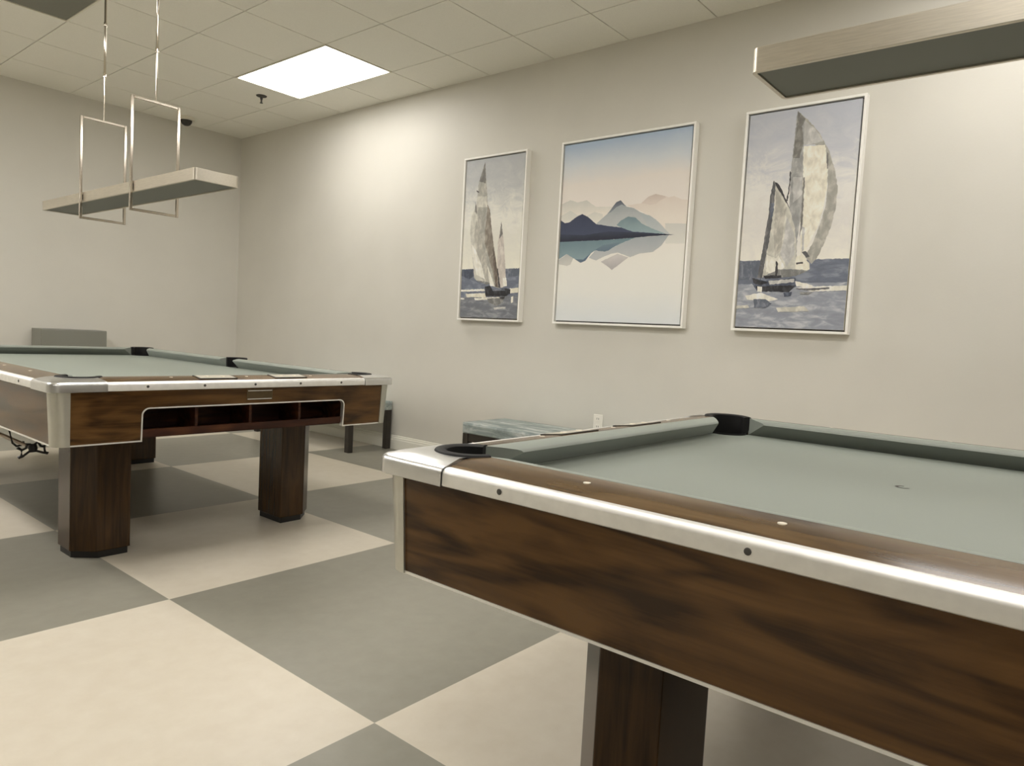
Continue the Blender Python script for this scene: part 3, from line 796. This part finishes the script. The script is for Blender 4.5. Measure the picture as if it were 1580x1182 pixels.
ART_p2=[
 ('mtA',[(-0.017,0.816),(0.083,0.847),(0.146,0.826),(0.221,0.836),(0.261,0.808),(0.295,0.787),(0.423,0.778),(0.431,0.669),(-0.009,0.694)]),
 ('mtB',[(-0.012,0.733),(0.088,0.774),(0.145,0.742),(0.207,0.725),(0.287,0.751),(0.354,0.734),(0.376,0.635),(-0.006,0.656)]),
 ('mtP',[(0.536,0.779),(0.644,0.783),(0.695,0.822),(0.746,0.835),(0.812,0.816),(0.839,0.805),(0.876,0.811),(0.928,0.786),(1.002,0.775),(0.994,0.569),(0.778,0.579),(0.662,0.726)]),
 ('mtPd',[(0.644,0.783),(0.695,0.822),(0.746,0.835),(0.812,0.816),(0.819,0.806),(0.782,0.792),(0.751,0.771),(0.712,0.769)]),
 ('mtL',[(0.825,0.646),(1.013,0.632),(1.01,0.512),(0.835,0.519)]),
 ('mtC',[(0.308,0.673),(0.398,0.737),(0.457,0.805),(0.488,0.815),(0.536,0.77),(0.592,0.756),(0.635,0.73),(0.69,0.706),(0.758,0.673),(0.8,0.636),(0.862,0.578),(0.726,0.582),(0.361,0.648)]),
 ('mtD',[(0.391,0.732),(0.457,0.805),(0.488,0.815),(0.529,0.773),(0.5,0.787),(0.459,0.773),(0.419,0.742)]),
 ('mtC2',[(0.635,0.727),(0.717,0.699),(0.772,0.66),(0.828,0.606),(0.862,0.578),(0.778,0.591),(0.709,0.629)]),
 ('mtT',[(0.468,0.655),(0.501,0.683),(0.555,0.705),(0.61,0.694),(0.654,0.656),(0.723,0.623),(0.843,0.576),(0.619,0.581)]),
 ('refT',[(-0.032,0.564),(0.367,0.56),(0.62,0.566),(0.512,0.532),(0.443,0.505),(0.387,0.482),(0.313,0.493),(0.278,0.474),(0.236,0.425),(0.199,0.416),(0.135,0.446),(0.078,0.476),(-0.022,0.425)]),
 ('refG',[(-0.022,0.425),(0.016,0.439),(0.078,0.476),(0.135,0.446),(0.115,0.403),(0.084,0.394),(-0.021,0.412)]),
 ('refM',[(0.62,0.566),(0.856,0.57),(0.81,0.509),(0.754,0.47),(0.708,0.466),(0.655,0.462),(0.588,0.44),(0.531,0.46),(0.488,0.473),(0.446,0.468),(0.39,0.452),(0.326,0.426),(0.265,0.445),(0.313,0.493),(0.387,0.482),(0.512,0.532)]),
 ('refV',[(0.363,0.416),(0.489,0.467),(0.574,0.44),(0.515,0.4),(0.454,0.359),(0.409,0.39)]),
 ('refD',[(0.306,0.494),(0.37,0.526),(0.511,0.54),(0.416,0.488),(0.387,0.482)]),
 ('refD',[(0.199,0.413),(0.236,0.425),(0.278,0.474),(0.249,0.456),(0.22,0.434),(0.151,0.438)]),
 ('mtN',[(-0.044,0.741),(0.002,0.719),(0.047,0.691),(0.086,0.695),(0.146,0.729),(0.19,0.745),(0.237,0.723),(0.308,0.67),(0.418,0.649),(0.504,0.637),(0.59,0.606),(0.725,0.591),(0.894,0.571),(0.727,0.57),(0.62,0.566),(0.367,0.56),(-0.032,0.563)]),
 ('mtN2',[(-0.036,0.619),(0.216,0.6),(0.407,0.616),(0.59,0.6),(0.894,0.571),(0.727,0.57),(0.62,0.566),(0.367,0.56),(-0.032,0.563)]),
]
ART_p3=[
 ('sea1',[(-0.037,0.398),(0.669,0.395),(0.681,0.247),(-0.025,0.249)]),
 ('sea3',[(-0.026,0.261),(0.679,0.27),(0.701,-0.012),(-0.003,-0.042)]),
 ('slate',[(0.01,0.393),(0.143,0.393),(0.151,0.285),(0.011,0.286)]),
 ('sail',[(0.289,1.217),(0.345,1.162),(0.414,1.078),(0.466,0.985),(0.507,0.878),(0.53,0.774),(0.529,0.672),(0.514,0.582),(0.488,0.491),(0.451,0.4),(0.425,0.371),(0.387,0.413),(0.422,0.482),(0.453,0.585),(0.474,0.676),(0.477,0.779),(0.471,0.882),(0.45,0.976),(0.39,1.023),(0.327,1.026),(0.309,1.109)]),
 ('ltgray',[(0.32,1.166),(0.383,1.111),(0.434,1.035),(0.39,1.027),(0.331,1.025)]),
 ('cream',[(0.331,1.019),(0.447,1.013),(0.471,0.882),(0.475,0.768),(0.463,0.665),(0.447,0.585),(0.4,0.471),(0.364,0.414),(0.342,0.685)]),
 ('gray2',[(0.284,1.212),(0.327,1.171),(0.333,0.99),(0.347,0.779),(0.351,0.685),(0.338,0.521),(0.343,0.343),(0.32,0.522),(0.278,0.69),(0.275,0.879),(0.277,0.997)]),
 ('gray',[(0.286,1.218),(0.331,1.169),(0.315,1.132),(0.286,1.113)]),
 ('gray',[(0.289,1.147),(0.32,1.12),(0.33,1.037),(0.315,0.957),(0.28,0.961),(0.282,1.055)]),
 ('ltgray',[(0.288,0.855),(0.338,0.85),(0.345,0.756),(0.299,0.712)]),
 ('gray',[(0.345,0.849),(0.352,0.848),(0.36,0.59),(0.35,0.52)]),
 ('ltgray',[(0.359,0.579),(0.373,0.572),(0.378,0.449),(0.368,0.437)]),
 ('gray',[(0.457,0.975),(0.469,0.962),(0.471,0.882),(0.466,0.883)]),
 ('dark',[(0.269,0.892),(0.268,0.786),(0.259,0.727),(0.269,0.724),(0.277,0.879)]),
 ('pale',[(0.181,0.847),(0.214,0.814),(0.263,0.727),(0.292,0.654),(0.322,0.569),(0.336,0.474),(0.34,0.343),(0.245,0.345),(0.174,0.31),(0.157,0.297),(0.157,0.456),(0.166,0.65)]),
 ('sail2',[(0.198,0.792),(0.266,0.691),(0.256,0.584),(0.254,0.453),(0.221,0.418),(0.206,0.527),(0.203,0.647)]),
 ('ltgray',[(0.269,0.643),(0.318,0.545),(0.331,0.426),(0.292,0.356),(0.25,0.429),(0.266,0.536)]),
 ('dkgray',[(0.181,0.847),(0.194,0.816),(0.193,0.696),(0.187,0.588),(0.179,0.492),(0.167,0.407),(0.157,0.297),(0.129,0.298),(0.142,0.408),(0.155,0.554),(0.166,0.65),(0.169,0.77)]),
 ('slate',[(0.173,0.722),(0.194,0.72),(0.192,0.648),(0.177,0.625)]),
 ('dark',[(0.181,0.847),(0.218,0.814),(0.263,0.727),(0.287,0.666),(0.267,0.709),(0.212,0.79)]),
 ('white',[(0.171,0.431),(0.228,0.406),(0.221,0.345),(0.179,0.328)]),
 ('white',[(0.241,0.423),(0.28,0.356),(0.248,0.33),(0.192,0.321),(0.185,0.358)]),
 ('cream',[(0.34,0.414),(0.369,0.425),(0.413,0.377),(0.419,0.342),(0.388,0.328),(0.34,0.341)]),
 ('dark',[(0.341,0.379),(0.379,0.383),(0.38,0.373),(0.344,0.369)]),
 ('dkgray',[(0.368,0.437),(0.39,0.442),(0.413,0.412),(0.396,0.406)]),
 ('mid',[(0.18,0.309),(0.247,0.345),(0.34,0.343),(0.416,0.336),(0.343,0.305),(0.249,0.297)]),
 ('navy',[(0.098,0.298),(0.177,0.279),(0.344,0.296),(0.354,0.248),(0.302,0.23),(0.131,0.224),(0.103,0.261)]),
 ('ltgray',[(0.195,0.279),(0.339,0.29),(0.34,0.272),(0.203,0.258)]),
 ('black',[(0.162,0.31),(0.266,0.311),(0.267,0.296),(0.176,0.292)]),
 ('black',[(0.1,0.296),(0.164,0.279),(0.196,0.27),(0.154,0.255),(0.109,0.267)]),
 ('black',[(0.123,0.249),(0.347,0.254),(0.315,0.215),(0.144,0.221)]),
 ('dark',[(0.229,0.393),(0.243,0.375),(0.242,0.309),(0.23,0.309),(0.229,0.357)]),
 ('white',[(0.063,0.196),(0.157,0.212),(0.258,0.176),(0.186,0.16),(0.078,0.172)]),
 ('white',[(0.354,0.242),(0.68,0.256),(0.682,0.229),(0.442,0.219)]),
 ('white',[(0.345,0.278),(0.44,0.254),(0.441,0.236),(0.354,0.248)]),
 ('white',[(0.133,0.249),(0.161,0.246),(0.161,0.214),(0.135,0.218)]),
 ('pale',[(0.25,0.127),(0.403,0.139),(0.434,0.113),(0.264,0.103)]),
 ('pale',[(0.01,0.136),(0.087,0.139),(0.095,0.125),(0.011,0.118)]),
 ('dkgray',[(0.349,0.235),(0.53,0.243),(0.531,0.234),(0.419,0.224)]),
 ('navy',[(0.285,0.212),(0.332,0.218),(0.328,0.194),(0.291,0.19)]),
 ('slate',[(0.116,0.174),(0.185,0.175),(0.224,0.151),(0.189,0.126),(0.124,0.125)]),
 ('mid',[(0.373,0.218),(0.443,0.215),(0.421,0.201),(0.38,0.203)]),
]
def clip(poly, w, h):
    for ax, lim, sg in ((0, 0.0, 1), (0, w, -1), (1, 0.0, 1), (1, h, -1)):
        out = []
        for i, p in enumerate(poly):
            q = poly[(i+1) % len(poly)]
            ip, iq = sg*(p[ax]-lim) >= 0, sg*(q[ax]-lim) >= 0
            if ip: out.append(p)
            if ip != iq:
                t = (lim-p[ax])/(q[ax]-p[ax]); out.append((p[0]+t*(q[0]-p[0]), p[1]+t*(q[1]-p[1])))
        poly = out
        if len(poly) < 3: return []
    return poly

rng = random.Random(11)
def ragged(poly, amp):
    """brush-torn outline: short steps with a little scatter"""
    out = []
    for i, p in enumerate(poly):
        q = poly[(i+1) % len(poly)]; l = math.hypot(q[0]-p[0], q[1]-p[1]); n = max(1, int(l/0.011))
        for k in range(n):
            t = k/n; j = 0.0 if k == 0 else amp
            out.append((p[0]+(q[0]-p[0])*t+rng.uniform(-j, j), p[1]+(q[1]-p[1])*t+rng.uniform(-j, j)))
    return out

def picture(y_lo, y_hi, z_lo, z_hi, ground, art, u_shift, z_shift, label, rough=0.0022):
    """framed canvas on the picture wall; canvas coordinates run left to right and upward"""
    D = 0.050; fw, gp = 0.014, 0.009
    root = empty('framed_picture', (XW, y_hi, z_lo)); W, Hh = y_hi-y_lo, z_hi-z_lo
    bm = bmesh.new()
    box(bm, -D, 0, -W, 0, 0, fw); box(bm, -D, 0, -W, 0, Hh-fw, Hh)
    box(bm, -D, 0, -fw, 0, fw, Hh-fw); box(bm, -D, 0, -W, -W+fw, fw, Hh-fw)
    obj('frame', bm, M['frame'], root, bevel=0.0015)
    bm = bmesh.new(); box(bm, -0.022, -0.004, -W+fw, -fw, fw, Hh-fw); obj('backing', bm, M['gap'], root)
    a = fw+gp; w, h = W-2*a, Hh-2*a
    mats = [ground]; bm = bmesh.new()
    box(bm, 0.0, 0.020, -w, 0, 0, h)
    for k, (key, poly) in enumerate(art):
        m = PA[key]
        if m not in mats: mats.append(m)
        pl = clip(ragged([(u+u_shift-a, v+z_shift-a) for u, v in poly], rough), w, h)
        if not pl: continue
        x = -0.00006*(k+1)
        vs_ = [bm.verts.new((x, -u, v)) for u, v in pl]
        try: f = bm.faces.new(vs_)
        except Exception: continue
        f.material_index = mats.index(m)
    me = bpy.data.meshes.new('canvas')
    for f in bm.faces:
        f.normal_update()
        if f.material_index and f.normal.x > 0: f.normal_flip()
    bmesh.ops.triangulate(bm, faces=[f for f in bm.faces if len(f.verts) > 4])
    bm.to_mesh(me); bm.free()
    for m in mats: me.materials.append(m)
    o = bpy.data.objects.new('canvas', me); COL.objects.link(o); o.parent = root; o.location = (-0.042, -a, a)
    return tag(root, label, 'picture', 'framed pictures on the wall')

g1 = sky('sky_grey', [(0.25, (220, 217, 203)), (0.50, (208, 206, 196)), (0.62, (214, 212, 203)), (0.82, (180, 181, 180)), (1.0, (168, 170, 172))], 1.2)
g2 = graded('watercolour_ground', [(0.0, (204, 208, 210)), (0.18, (216, 215, 209)), (0.36, (220, 217, 209)), (0.55, (219, 212, 205)), (0.78, (214, 207, 200)), (0.89, (194, 199, 204)), (1.0, (160, 176, 196))], 1.2, 2.5, 0.05)
g3 = sky('sky_blue_grey', [(0.25, (222, 217, 206)), (0.50, (206, 203, 198)), (0.64, (212, 210, 205)), (0.80, (186, 187, 192)), (1.0, (174, 177, 186))], 1.2)
picture(3.340, 3.972, 1.146, 2.402, g1, ART_p1, 3.972-3.963, 0.010, 'framed grey sailboat painting, narrow and leftmost of the three')
picture(2.026, 3.031, 1.146, 2.405, g2, ART_p2, 3.031-3.020, 0.010, 'framed watercolour of blue mountains over water, the middle picture', 0.0012)
picture(1.066, 1.714, 1.146, 2.410, g3, ART_p3, 1.714-1.708, 0.010, 'framed sailboat painting with wide curved sail, rightmost and nearest')
